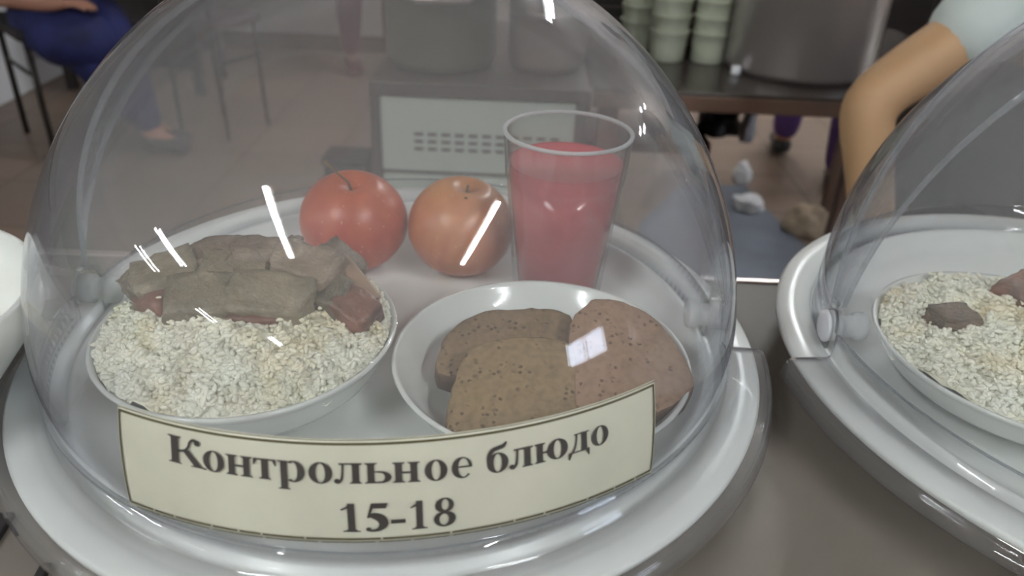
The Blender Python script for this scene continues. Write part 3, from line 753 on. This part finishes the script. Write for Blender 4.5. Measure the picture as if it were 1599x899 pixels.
# ------------------------------------------------------------------ tall white bowl on the counter at the left edge
def deep_bowl(loc, rt, rb, h, label):
    prof = [(.0001, .006), (rb * .8, .006), (rb, .010), (rt * .97 - .004, h * .8), (rt - .0028, h - .001), (rt - .001, h), (rt, h - .002), (rt - .001, h * .8), (rb + .004, .008), (rb, 0), (rb * .8, 0), (.0001, .002)]
    return tag(lathe_obj('deep_bowl', prof, M['china'], None, 96, loc=loc), label, 'bowl')
deep_bowl((-.2860, .2640, COUNTER), .0800, .0300, .082, 'deep white bowl standing on the counter at the left edge')
def soup(loc, r, label):
    o = lathe_obj('white_porridge', [(.0001, .006), (r * .6, .004), (r * .93, .001), (r, 0)], M['rice'], None, 72, loc=loc); return tag(o, label, 'porridge', kind='stuff')
soup((-.2860, .2640, COUNTER + .045), .0600, 'pale food inside the deep bowl at the left edge')

# ------------------------------------------------------------------ kitchen behind: louvred cabinet and table with pots
cab = empty('kitchen_cabinet', (-.08, 1.34, FLOOR), label='low cabinet with a white louvred front, behind the central dome', cat='cabinet')
def cr_(lo, hi): o = Vector((-.08, 1.34, FLOOR)); return tuple(Vector(lo) - o), tuple(Vector(hi) - o)
TZ = -.150
lo, hi = cr_((-.262, 1.36, FLOOR + .05), (.105, 1.88, TZ - .02)); box('body', lo, hi, M['frame'], cab)
lo, hi = cr_((-.268, 1.338, TZ - .024), (.125, 1.90, TZ)); box('worktop', lo, hi, M['frame'], cab)
lo, hi = cr_((-.268, 1.342, FLOOR), (-.250, 1.362, TZ - .024)); box('post', lo, hi, M['frame'], cab)
lo, hi = cr_((.100, 1.342, FLOOR), (.118, 1.362, TZ - .024)); box('post', lo, hi, M['frame'], cab)
lo, hi = cr_((-.250, 1.346, -.316), (.100, 1.360, TZ - .024)); pan = box('upper_panel', lo, hi, M['white_panel'], cab, .001)
pan['label'] = 'white enamel panel with three rows of slots'
lo, hi = cr_((-.250, 1.346, FLOOR + .05), (.100, 1.360, -.326)); box('lower_panel', lo, hi, M['white_panel'], cab, .001)
bm = bmesh.new()
for r_, z in enumerate((-.2445, -.2585, -.2725)):
    for k in range(11):
        x = -.190 + k * .0248
        if x > .085: continue
        lo, hi = cr_((x, 1.3445, z - .0028), (x + .0165, 1.3465, z + .0028)); box_bm(bm, lo, hi)
from_bm(bm, 'louvre_slots', M['frame'], pan)

tb = empty('kitchen_table', (.43, 1.38, FLOOR), label='brown wooden kitchen table with dark top carrying cups and the big pot', cat='table')
def tr_(lo, hi): o = Vector((.43, 1.38, FLOOR)); return tuple(Vector(lo) - o), tuple(Vector(hi) - o)
lo, hi = tr_((.13, 1.352, TZ - .006), (.93, 2.00, TZ)); box('table_top', lo, hi, M['table_top'], tb, .001)
lo, hi = tr_((.13, 1.350, TZ - .034), (.93, 1.372, TZ - .006)); box('front_rail', lo, hi, M['wood'], tb)
lo, hi = tr_((.13, 1.978, TZ - .034), (.93, 2.00, TZ - .006)); box('back_rail', lo, hi, M['wood'], tb)
for x in (.145, .875):
    for y in (1.372, 1.94):
        lo, hi = tr_((x, y, FLOOR), (x + .036, y + .036, TZ - .006)); box('leg', lo, hi, M['wood'], tb)
lo, hi = tr_((.385, 1.94, -.385), (.405, 1.965, TZ - .006)); box('shelf_support', lo, hi, M['wood'], tb)
lo, hi = tr_((.14, 1.76, -.412), (.46, 1.96, -.385)); box('lower_shelf', lo, hi, M['wood'], tb)

def pot(name, loc, r, h, mat, label, handles=True):
    e = empty(name, loc, label=label, cat='pot')
    prof = [(.0001, .003), (r - .012, .003), (r - .004, .012), (r - .004, h - .004), (r + .004, h), (r + .004, h + .004), (r, h + .002), (r, .014), (r - .010, 0), (.0001, 0)]
    lathe_obj('pot_body', prof, mat, e, 96)
    lathe_obj('pot_lid', [(.0001, h + .022), (r * .5, h + .018), (r * .96, h + .007), (r * .96, h + .004), (.0001, h + .008)], mat, e, 72)
    if handles:
        for s in (R(97), R(-83)):
            c, sn = math.cos(s), math.sin(s)
            tube('handle', [((r) * c - .05 * sn, (r) * sn + .05 * c, h * .8), ((r + .035) * c - .045 * sn, (r + .035) * sn + .045 * c, h * .8), ((r + .035) * c + .045 * sn, (r + .035) * sn - .045 * c, h * .8), ((r) * c + .05 * sn, (r) * sn - .05 * c, h * .8)], .006, M['steel_edge'], e)
    return e
pot('stock_pot', (.547, 1.562, TZ), .143, .36, M['pot'], 'big shiny aluminium pot on the wooden table')
pot('cooking_pot', (-.155, 1.50, TZ), .104, .17, M['pot_dark'], 'olive dark cooking pot on the left of the cabinet, seen through the dome')
pot('cooking_pot', (.048, 1.50, TZ), .074, .14, M['pot_pink'], 'pinkish metal cooking pot on the right of the cabinet, seen through the dome')

# cups stacked in three columns
def cup_mesh():
    h, rt, rb = .060, .0382, .0340
    prof = [(.0001, .0016), (rb - .004, .0016), (rb - .0012, .003), (rt - .0012, h - .002), (rt + .0006, h - .0002), (rt + .0018, h - .001), (rt + .0015, h - .004), (rt, h - .005), (rb + .0006, h * .45), (rb, .002), (rb - .002, 0), (.0001, 0)]
    V, Fc = lathe(prof, 48); return mesh_of('cup', V, Fc)
cme = cup_mesh()
names = ('right', 'middle', 'left')
for s, p in enumerate((atz(1104, 95, TZ), atz(1040, 92, TZ), atz(994, 74, TZ))):
    for k in range(4):
        o = link('cup', cme, M['cup_green'], None, loc=(p.x, p.y, TZ + k * .0305))
        tag(o, 'pale green cup in the %s stack on the table, %s' % (names[s], ('at the bottom', 'second from the bottom', 'second from the top', 'topmost')[k]), 'cup', 'stacked cups on the table')
o = lathe_obj('bottle_cap', [(.0001, 0), (.009, 0), (.010, .004), (.009, .016), (.0001, .018)], M['paper'], None, 32, loc=atz(1148, 116, TZ)); tag(o, 'small white cap standing between the cups and the big pot', 'cap')
p = atz(958, 60, TZ)
cr1 = empty('crate', (p.x, p.y + .1, TZ), label='black plastic crate on the table behind the dome, left of the cups', cat='crate')
bm = bmesh.new()
for lo, hi in (((-.06, -.05, 0), (.05, .05, .006)), ((-.06, -.05, 0), (-.056, .05, .11)), ((.046, -.05, 0), (.05, .05, .11)), ((-.06, -.05, 0), (.05, -.046, .11)), ((-.06, .046, 0), (.05, .05, .11))): box_bm(bm, lo, hi)
from_bm(bm, 'crate_body', M['dark'], cr1)
for z in (.03, .055, .08): box('rib', (-.045, -.0525, z), (.035, -.0495, z + .006), M['frame'], cr1, .001)
pp = Vector((atz(1075, 60, TZ).x, 1.78, TZ))
tag(lathe_obj('storage_tub', [(.0001, .002), (.075, .002), (.092, .15), (.098, .152), (.096, .155), (.078, 0), (.0001, 0)], M['pinkish'], None, 64, loc=pp), 'pinkish plastic tub behind the stacked cups', 'tub')

# black bin left of the cabinet
bn = empty('waste_bin', (-.325, 1.395, FLOOR), label='dark bin standing left of the white louvred cabinet', cat='bin')
bm = bmesh.new()
vs = box_bm(bm, (-.042, -.035, 0), (.042, .035, .560))
for v in bm.verts:
    if v.co.z < .1: v.co.x *= .8; v.co.y *= .8
bevel_mod(from_bm(bm, 'bin_body', M['dark'], bn), .01)
box('bin_lid', (-.045, -.038, .560), (.045, .038, .575), M['dark'], bn, .006)

# things on the floor and lower shelf
def soft(name, loc, dims, mat, seed, label, cat, rot=0):
    bm = bmesh.new(); bmesh.ops.create_icosphere(bm, subdivisions=4, radius=1)
    for v in bm.verts:
        c = v.co; c = c * (1 + .35 * noise.noise(c * 1.7 + Vector((seed, 0, 0))) + .12 * noise.noise(c * 5 + Vector((seed, 0, 0)))); c.z = max(c.z, -.55)
        v.co = Vector((c.x * dims[0], c.y * dims[1], (c.z + .55) * dims[2]))
    return tag(from_bm(bm, name, mat, None, True, loc=loc, rot=(0, 0, rot)), label, cat)
bm = bmesh.new()
mp_ = [atz(1163, 292, FLOOR), atz(1196, 330, FLOOR), atz(1258, 388, FLOOR), (1.15, 1.75, FLOOR), (.30, 1.75, FLOOR), (.42, 2.35, FLOOR), (.62, 2.70, FLOOR)]
a = [bm.verts.new((p[0], p[1], FLOOR)) for p in mp_]; b = [bm.verts.new((p[0], p[1], FLOOR + .008)) for p in mp_]
bm.faces.new(list(reversed(a))); bm.faces.new(b)
for i in range(len(a)): j = (i + 1) % len(a); bm.faces.new((a[i], a[j], b[j], b[i]))
bmesh.ops.recalc_face_normals(bm, faces=bm.faces)
tag(from_bm(bm, 'floor_mat', M['mat']), 'blue-grey mat on the floor between the two domes', 'mat')
q = atz(1166, 328, FLOOR); soft('crumpled_paper', (q.x, q.y, FLOOR + .008), (.055, .05, .03), M['paper'], 3, 'crumpled white paper lying on the blue-grey mat', 'paper')
q = atz(1157, 283, FLOOR); soft('crumpled_paper', (q.x, q.y, FLOOR), (.03, .045, .05), M['paper'], 8, 'small white scrap on the floor just behind the mat', 'paper')
q = atz(1258, 362, FLOOR); soft('cloth_bundle', (q.x, q.y, FLOOR + .0), (.075, .06, .06), M['beige'], 5, 'beige cloth bundle on the floor left of the right-hand dome', 'cloth')
q = aty(1125, 222, 1.85); soft('carrier_bag', (q.x - .01, 1.86, -.385), (.055, .05, .045), M['dark'], 6, 'dark bag on the lower shelf of the wooden table', 'bag')
q = aty(1145, 215, 1.83); soft('crumpled_paper', (q.x + .022, 1.80, -.385), (.018, .02, .055), M['paper'], 9, 'white packet beside the dark bag on the lower shelf', 'paper')

# ------------------------------------------------------------------ dining corner at the far left
def chair(loc, rot, label, cloth, sc=1.0):
    e = empty('dining_chair', loc, (0, 0, rot), label=label, cat='chair'); e.scale = (sc, sc, 1)
    s = .18
    for sx in (-1, 1):
        for sy in (-1, 1):
            top = .86 if sy > 0 else .44
            pts = [(sx * s, sy * s, 0), (sx * s * .97, sy * s * .95, .43)]
            if sy > 0: pts += [(sx * s * .97, s * 1.1, .62), (sx * s * .9, s * 1.32, .86)]
            tube('leg', pts, .011, M['black_metal'], e, 10)
    bm = bmesh.new(); box_bm(bm, (-.21, -.21, .43), (.21, .20, .47)); bevel_mod(from_bm(bm, 'seat', cloth, e), .018, 3)
    bm = bmesh.new(); vs = box_bm(bm, (-.19, .19, .60), (.19, .22, .86))
    for v in bm.verts: v.co.y += (v.co.z - .60) * .16
    bevel_mod(from_bm(bm, 'backrest', cloth, e), .012, 3)
    tube('stretcher', [(-s * .98, -s * .97, .30), (-s * .98, s * .97, .30)], .007, M['black_metal'], e); tube('stretcher', [(s * .98, -s * .97, .30), (s * .98, s * .97, .30)], .007, M['black_metal'], e)
    return e
chair((-1.745, 2.98, FLOOR), R(45), 'black-legged chair under the seated person in blue', M['black_cloth'])
chair((-1.245, 3.14, FLOOR), R(158), 'dark chair beyond the seated person, seen through the dome', pm('seat_brown', (.10, .06, .065), .7), .68)
bt = empty('bench', (-1.75, 3.75, FLOOR), label='long dark bench with tan top behind the seated person', cat='bench')
box('bench_top', (-.45, -.2, .47), (.30, .2, .50), M['beige'], bt)
box('side_panel', (-.40, -.17, .12), (.25, -.15, .47), M['dark'], bt)
for x in (-.4, .21):
    for y in (-.17, .13): box('leg', (x, y, 0), (x + .04, y + .04, .47), M['dark'], bt)
tag(box('low_partition', (-2.40, 3.12, FLOOR), (-2.30, 4.54, FLOOR + .95), M['paper'], None, .004), 'white low partition at the far left behind the chair', 'partition')

# ------------------------------------------------------------------ people
def skin_obj(name, verts, edges, mat, parent=None, sub=2, root=0):
    keys = list(verts); idx = {k: i for i, k in enumerate(keys)}
    me = bpy.data.meshes.new(name); me.from_pydata([tuple(verts[k][0]) for k in keys], [(idx[a], idx[b]) for a, b in edges], [])
    o = link(name, me, mat, parent)
    m = o.modifiers.new('skin', 'SKIN'); m.use_smooth_shade = True
    for i, k in enumerate(keys):
        r = verts[k][1]; sv = me.skin_vertices[0].data[i]; sv.radius = (r, r) if not isinstance(r, tuple) else r
        sv.use_root = (i == root)
    m2 = o.modifiers.new('sub', 'SUBSURF'); m2.levels = sub; m2.render_levels = sub
    return o
def hand(V, E, key, wrist, direc, palm_up, side, s=1.0, curl=.5):
    # palm and five separate fingers growing from the wrist vertex
    d = Vector(direc).normalized(); n = Vector(palm_up).normalized(); n = (n - d * n.dot(d)).normalized(); a = d.cross(n) * side
    pk = key + '_palm'; V[pk] = (wrist + d * .045 * s, (.026 * s, .016 * s)); E.append((key, pk))
    for f, (off, ln) in enumerate(((.030, .070), (.011, .080), (-.009, .074), (-.028, .058))):
        p = wrist + d * .080 * s + a * off * s; k0 = '%s_f%d' % (key, f)
        V[k0] = (p, .0095 * s); E.append((pk, k0)); prev = k0; dd = d.copy()
        for j in range(3):
            dd = (dd - n * curl * .45 * (j + 1) * .6).normalized(); p = p + dd * ln * s / 3; kk = '%s_%d' % (k0, j)
            V[kk] = (p, (.0088 - .001 * j) * s); E.append((prev, kk)); prev = kk
    p = wrist + d * .030 * s + a * .030 * s; V[key + '_t0'] = (p, .011 * s); E.append((pk, key + '_t0'))
    p2 = p + (d * .6 + a * .7).normalized() * .032 * s; V[key + '_t1'] = (p2, .010 * s); E.append((key + '_t0', key + '_t1'))
    p3 = p2 + (d * .9 + a * .2 - n * .3).normalized() * .026 * s; V[key + '_t2'] = (p3, .0085 * s); E.append((key + '_t1', key + '_t2'))
def vec(*a): return Vector(a)
def person(label, J, skin, hands, arm=1.0, cuff=.25, top=None, bottom=None, shoes=None, hairm=None, top_arm='elbow', bottom_end=.97, face=(0, -1, 0), skirt=None):
    base = (J['pelvis'].x, J['pelvis'].y, FLOOR)
    e = empty('person', base, label=label, cat='person'); off = Vector(base)
    rad_ = dict(pelvis=(.120, .095), waist=(.105, .080), chest=(.135, .095), upper=(.10, .075), neck=.050, jaw=.060, head=(.075, .088), crown=(.058, .068),
                shL=.056, elL=.040, wrL=.026, shR=.056, elR=.040, wrR=.026, hipL=.085, knL=.058, anL=.036, toL=.030, heL=.030, hipR=.085, knR=.058, anR=.036, toR=.030, heR=.030)
    V = {k: (v - off, rad_[k]) for k, v in J.items() if k in rad_}
    E = [('pelvis', 'waist'), ('waist', 'chest'), ('chest', 'upper'), ('upper', 'neck'), ('neck', 'jaw'), ('jaw', 'head'), ('head', 'crown')]
    for s in 'LR': E += [('upper', 'sh' + s), ('sh' + s, 'el' + s), ('el' + s, 'wr' + s), ('pelvis', 'hip' + s), ('hip' + s, 'kn' + s), ('kn' + s, 'an' + s), ('an' + s, 'to' + s)]
    # forearm bulge below the elbow
    for s in 'LR':
        E.remove(('el' + s, 'wr' + s)); m_ = J['el' + s].lerp(J['wr' + s], .28 if arm == 1 else .42); V['fa' + s] = (m_ - off, .041 if arm == 1 else .0280); E += [('el' + s, 'fa' + s), ('fa' + s, 'wr' + s)]
        E.remove(('sh' + s, 'el' + s)); m_ = J['sh' + s].lerp(J['el' + s], .5); V['ua' + s] = (m_ - off, .050 * arm); V['el' + s] = (V['el' + s][0], .040 if arm == 1 else .0345); E += [('sh' + s, 'ua' + s), ('ua' + s, 'el' + s)]
        E.remove(('kn' + s, 'an' + s)); m_ = J['kn' + s].lerp(J['an' + s], .35); V['ca' + s] = (m_ - off, .056); E += [('kn' + s, 'ca' + s), ('ca' + s, 'an' + s)]
    fd = Vector(face).normalized()
    V['nose'] = (J['head'] - off + fd * .095 + Vector((0, 0, -.010)), .012); E.append(('head', 'nose'))
    side = fd.cross(Vector((0, 0, 1)))
    for s, q in ((-1, 'earA'), (1, 'earB')): V[q] = (J['head'] - off + side * s * .085, .014); E.append(('head', q))
    for s, (d_, n_, sd) in hands.items(): hand(V, E, 'wr' + s, J['wr' + s] - off, d_, n_, sd)
    body = skin_obj('body', V, E, skin, e)
    def sub(name, keys, grow, mat, extra=None):
        VV = {k: (V[k][0], tuple(r + grow for r in V[k][1]) if isinstance(V[k][1], tuple) else V[k][1] + grow) for k in keys}
        EE = [x for x in E if x[0] in VV and x[1] in VV]
        if extra: extra(VV, EE)
        return skin_obj(name, VV, EE, mat, e)
    if top:
        def ex(VV, EE):
            for s in 'LR':
                p = V['ua' + s][0].lerp(V['el' + s][0], cuff); VV['cuff' + s] = (p, .050 * arm + .014); EE.append(('ua' + s, 'cuff' + s)); VV['ua' + s] = (VV['ua' + s][0], .050 * arm + .014)
        def ex(VV, EE, ex0=ex):
            ex0(VV, EE); g_ = 1 if arm == 1 else .86; VV['pelvis' if arm == 1 else 'waist'] = (V['pelvis' if arm == 1 else 'waist'][0], (.165 * g_, .135 * g_)); VV['waist'] = (VV['waist'][0], (.155 * g_, .125 * g_)); VV['chest'] = (VV['chest'][0], (.165 * g_, .130 * g_))
            if arm != 1: return
            EE.remove(('pelvis', 'waist')); VV['hem'] = (V['pelvis'][0].lerp(V['waist'][0], -.35), (.160, .130)); EE += [('hem', 'pelvis'), ('pelvis', 'waist')]
        sub('shirt', (['waist', 'pelvis'] if arm == 1 else ['waist']) + ['chest', 'upper', 'shL', 'shR', 'uaL', 'uaR'], .016, top, ex)
    if bottom:
        sub('trousers', ['waist', 'pelvis', 'hipL', 'hipR', 'knL', 'knR', 'caL', 'caR', 'anL', 'anR'], .018, bottom)
    if shoes:
        for s in 'LR':
            a, t = J['an' + s] - off, J['to' + s] - off; f = Vector((t.x - a.x, t.y - a.y, 0)).normalized()
            skin_obj('shoe', {'h': (Vector((a.x, a.y, .045)) - f * .03, (.042, .040)), 'm': (Vector((a.x, a.y, .042)) + f * .07, (.044, .034)), 't': (Vector((a.x, a.y, .032)) + f * .17, (.040, .026))}, [('h', 'm'), ('m', 't')], shoes, e)
    # hair cap, eyes and mouth
    hb = bmesh.new(); bmesh.ops.create_uvsphere(hb, u_segments=28, v_segments=18, radius=1)
    hc = J['head'] - off + Vector((0, 0, .030)) - fd * .018
    for v in hb.verts: v.co = Vector((v.co.x * .098, v.co.y * .105, v.co.z * .115)) * (1 + .04 * noise.noise(v.co * 4)) + hc
    bmesh.ops.delete(hb, geom=[v for v in hb.verts if (v.co - hc).dot(fd) > .055 and v.co.z < hc.z + .05], context='VERTS')
    from_bm(hb, 'hair', hairm or M['hair'], e, True)
    for s in (-1, 1):
        b_ = bmesh.new(); bmesh.ops.create_uvsphere(b_, u_segments=12, v_segments=8, radius=.011); from_bm(b_, 'eye', M['hair'], e, True, loc=J['head'] - off + fd * .078 + side * s * .032 + Vector((0, 0, .012)))
    return e

# the worker bending beside the counter on the right, hand on the hip
J = dict(pelvis=vec(.600, 1.02, -.10), waist=vec(.635, 1.01, .01), chest=vec(.725, .99, .12), upper=vec(.770, .98, .20), neck=vec(.85, .965, .28), jaw=vec(.88, .95, .33), head=vec(.905, .94, .375), crown=vec(.92, .94, .43),
         shL=vec(.640, .900, .185), elL=vec(.384, .850, -.014), wrL=vec(.415, .810, -.155), shR=vec(.86, 1.05, .17), elR=vec(1.0, .93, -.02), wrR=vec(1.10, .80, -.10),
         hipL=vec(.58, .99, -.18), knL=vec(.62, .93, -.50), anL=vec(.63, 1.0, -.82), toL=vec(.62, .88, -.85), hipR=vec(.71, 1.06, -.18), knR=vec(.78, .98, -.50), anR=vec(.78, 1.08, -.82), toR=vec(.78, .96, -.85))
wk = person('person in a white short-sleeved shirt with elbow stuck out, beside the big pot', J, M['skin'], {'L': ((.35, -.1, -.9), (.3, 1, .2), 1), 'R': ((.3, -.8, -.4), (0, 0, 1), -1)}, .70, .50, M['tee'], M['black_cloth'], M['dark'], face=(.2, -.9, -.3))
bm = bmesh.new(); bmesh.ops.create_uvsphere(bm, u_segments=40, v_segments=28, radius=1)
for v in bm.verts:
    c = v.co; k = 1 + .04 * noise.noise(c * 2.5); v.co = Vector((-.018 - .14 * min(c.z, 0) + c.x * .150 * k, -.065 + c.y * .11 * k, .815 + c.z * (.085 if c.z > 0 else .30)))
from_bm(bm, 'apron', M['black_cloth'], wk, True)

# seated person in blue at the far left
J = dict(pelvis=vec(-1.80, 3.04, -.33), waist=vec(-1.81, 3.05, -.20), chest=vec(-1.80, 3.04, -.02), upper=vec(-1.79, 3.03, .08), neck=vec(-1.78, 3.02, .18), jaw=vec(-1.765, 3.00, .23), head=vec(-1.755, 2.99, .285), crown=vec(-1.755, 2.99, .345),
         shL=vec(-1.64, 3.16, .07), elL=vec(-1.52, 3.10, -.16), wrL=vec(-1.46, 2.92, -.27), shR=vec(-1.95, 2.90, .07), elR=vec(-1.90, 2.74, -.29), wrR=vec(-1.63, 2.73, -.325),
         hipL=vec(-1.73, 3.10, -.36), knL=vec(-1.50, 2.86, -.40), anL=vec(-1.42, 2.84, -.81), toL=vec(-1.30, 2.80, -.85), hipR=vec(-1.86, 2.98, -.36), knR=vec(-1.62, 2.74, -.40), anR=vec(-1.46, 2.92, -.81), toR=vec(-1.34, 2.90, -.85))
st = person('seated person in dark blue with a hand in the lap, far left', J, M['skin_far'], {'L': ((.2, -.9, 0), (0, 0, 1), 1), 'R': ((1, .1, .1), (0, 0, 1), -1)}, 1.0, .25, M['black_cloth'], M['blue'], M['dark'], face=(.7, -.7, 0))
off = Vector((-1.80, 3.04, FLOOR))
skin_obj('skirt', {'a': (vec(-1.82, 3.04, -.37) - off, (.16, .12)), 'b': (vec(-1.70, 2.86, -.41) - off, (.17, .13)), 'c': (vec(-1.57, 2.78, -.44) - off, (.17, .13)), 'd': (vec(-1.57, 2.74, -.55) - off, (.13, .07))}, [('a', 'b'), ('b', 'c'), ('c', 'd')], M['blue'], st, root=0)

def standing(x, y, fx, fy, stride, **k):
    f = Vector((fx, fy, 0)).normalized(); s = Vector((-f.y, f.x, 0)); c = Vector((x, y, FLOOR))
    z = Vector((0, 0, 1)); g = lambda a, b, h: c + f * a + s * b + z * h
    J = dict(pelvis=g(0, 0, .92), waist=g(0, 0, 1.06), chest=g(0, 0, 1.24), upper=g(0, 0, 1.36), neck=g(0, 0, 1.46), jaw=g(.02, 0, 1.52), head=g(.02, 0, 1.58), crown=g(.01, 0, 1.65),
             shL=g(0, .17, 1.35), elL=g(-.03, .22, 1.08), wrL=g(.06, .23, .86), shR=g(0, -.17, 1.35), elR=g(-.06, -.22, 1.08), wrR=g(-.02, -.23, .86),
             hipL=g(0, .09, .88), knL=g(stride * .5 + .04, .09, .49), anL=g(stride * .5, .09, .07), toL=g(stride * .5 + .14, .10, .03), hipR=g(0, -.09, .88), knR=g(-stride * .4 + .04, -.09, .49), anR=g(-stride * .5, -.09, .07), toR=g(-stride * .5 + .14, -.10, .03))
    return J
J = standing(-.79, 4.12, .5, -1, .22)
person('person in maroon trousers standing far back, seen through the dome top', J, M['skin_far'], {'L': ((0, -.1, -1), (0, 1, 0), 1), 'R': ((0, -.1, -1), (0, 1, 0), -1)}, 1.0, .25, M['maroon'], M['maroon'], M['maroon'], face=(.4, -1, 0))
J = standing(1.145, 2.90, .25, 1, .36)
person('person in purple trousers walking behind the wooden table', J, M['skin_far'], {'L': ((0, -.1, -1), (0, 1, 0), 1), 'R': ((0, -.1, -1), (0, 1, 0), -1)}, 1.0, .25, M['tee'], M['purple'], M['dark'], face=(.25, 1, 0))
# dark low cupboard behind the wooden table
cb = empty('cupboard', (1.15, 2.10, FLOOR), label='dark brown cupboard behind the big pot and the bent elbow', cat='cupboard')
box('cupboard_body', (-.10, 0, .55), (.62, .40, 1.2), M['black_cloth'], cb, .004)
for x in (-.09, .58):
    for y in (.01, .35): box('leg', (x, y, 0), (x + .03, y + .03, .55), M['wood'], cb)
for x0, x1 in ((-.09, .25), (.26, .61)):
    d_ = box('door', (x0, -.016, .56), (x1, 0, 1.19), M['table_top'], cb, .003)
    tube('handle', [((x0 + x1) / 2 - .05, -.03, .85), ((x0 + x1) / 2 + .05, -.03, .85)], .005, M['steel_edge'], d_)
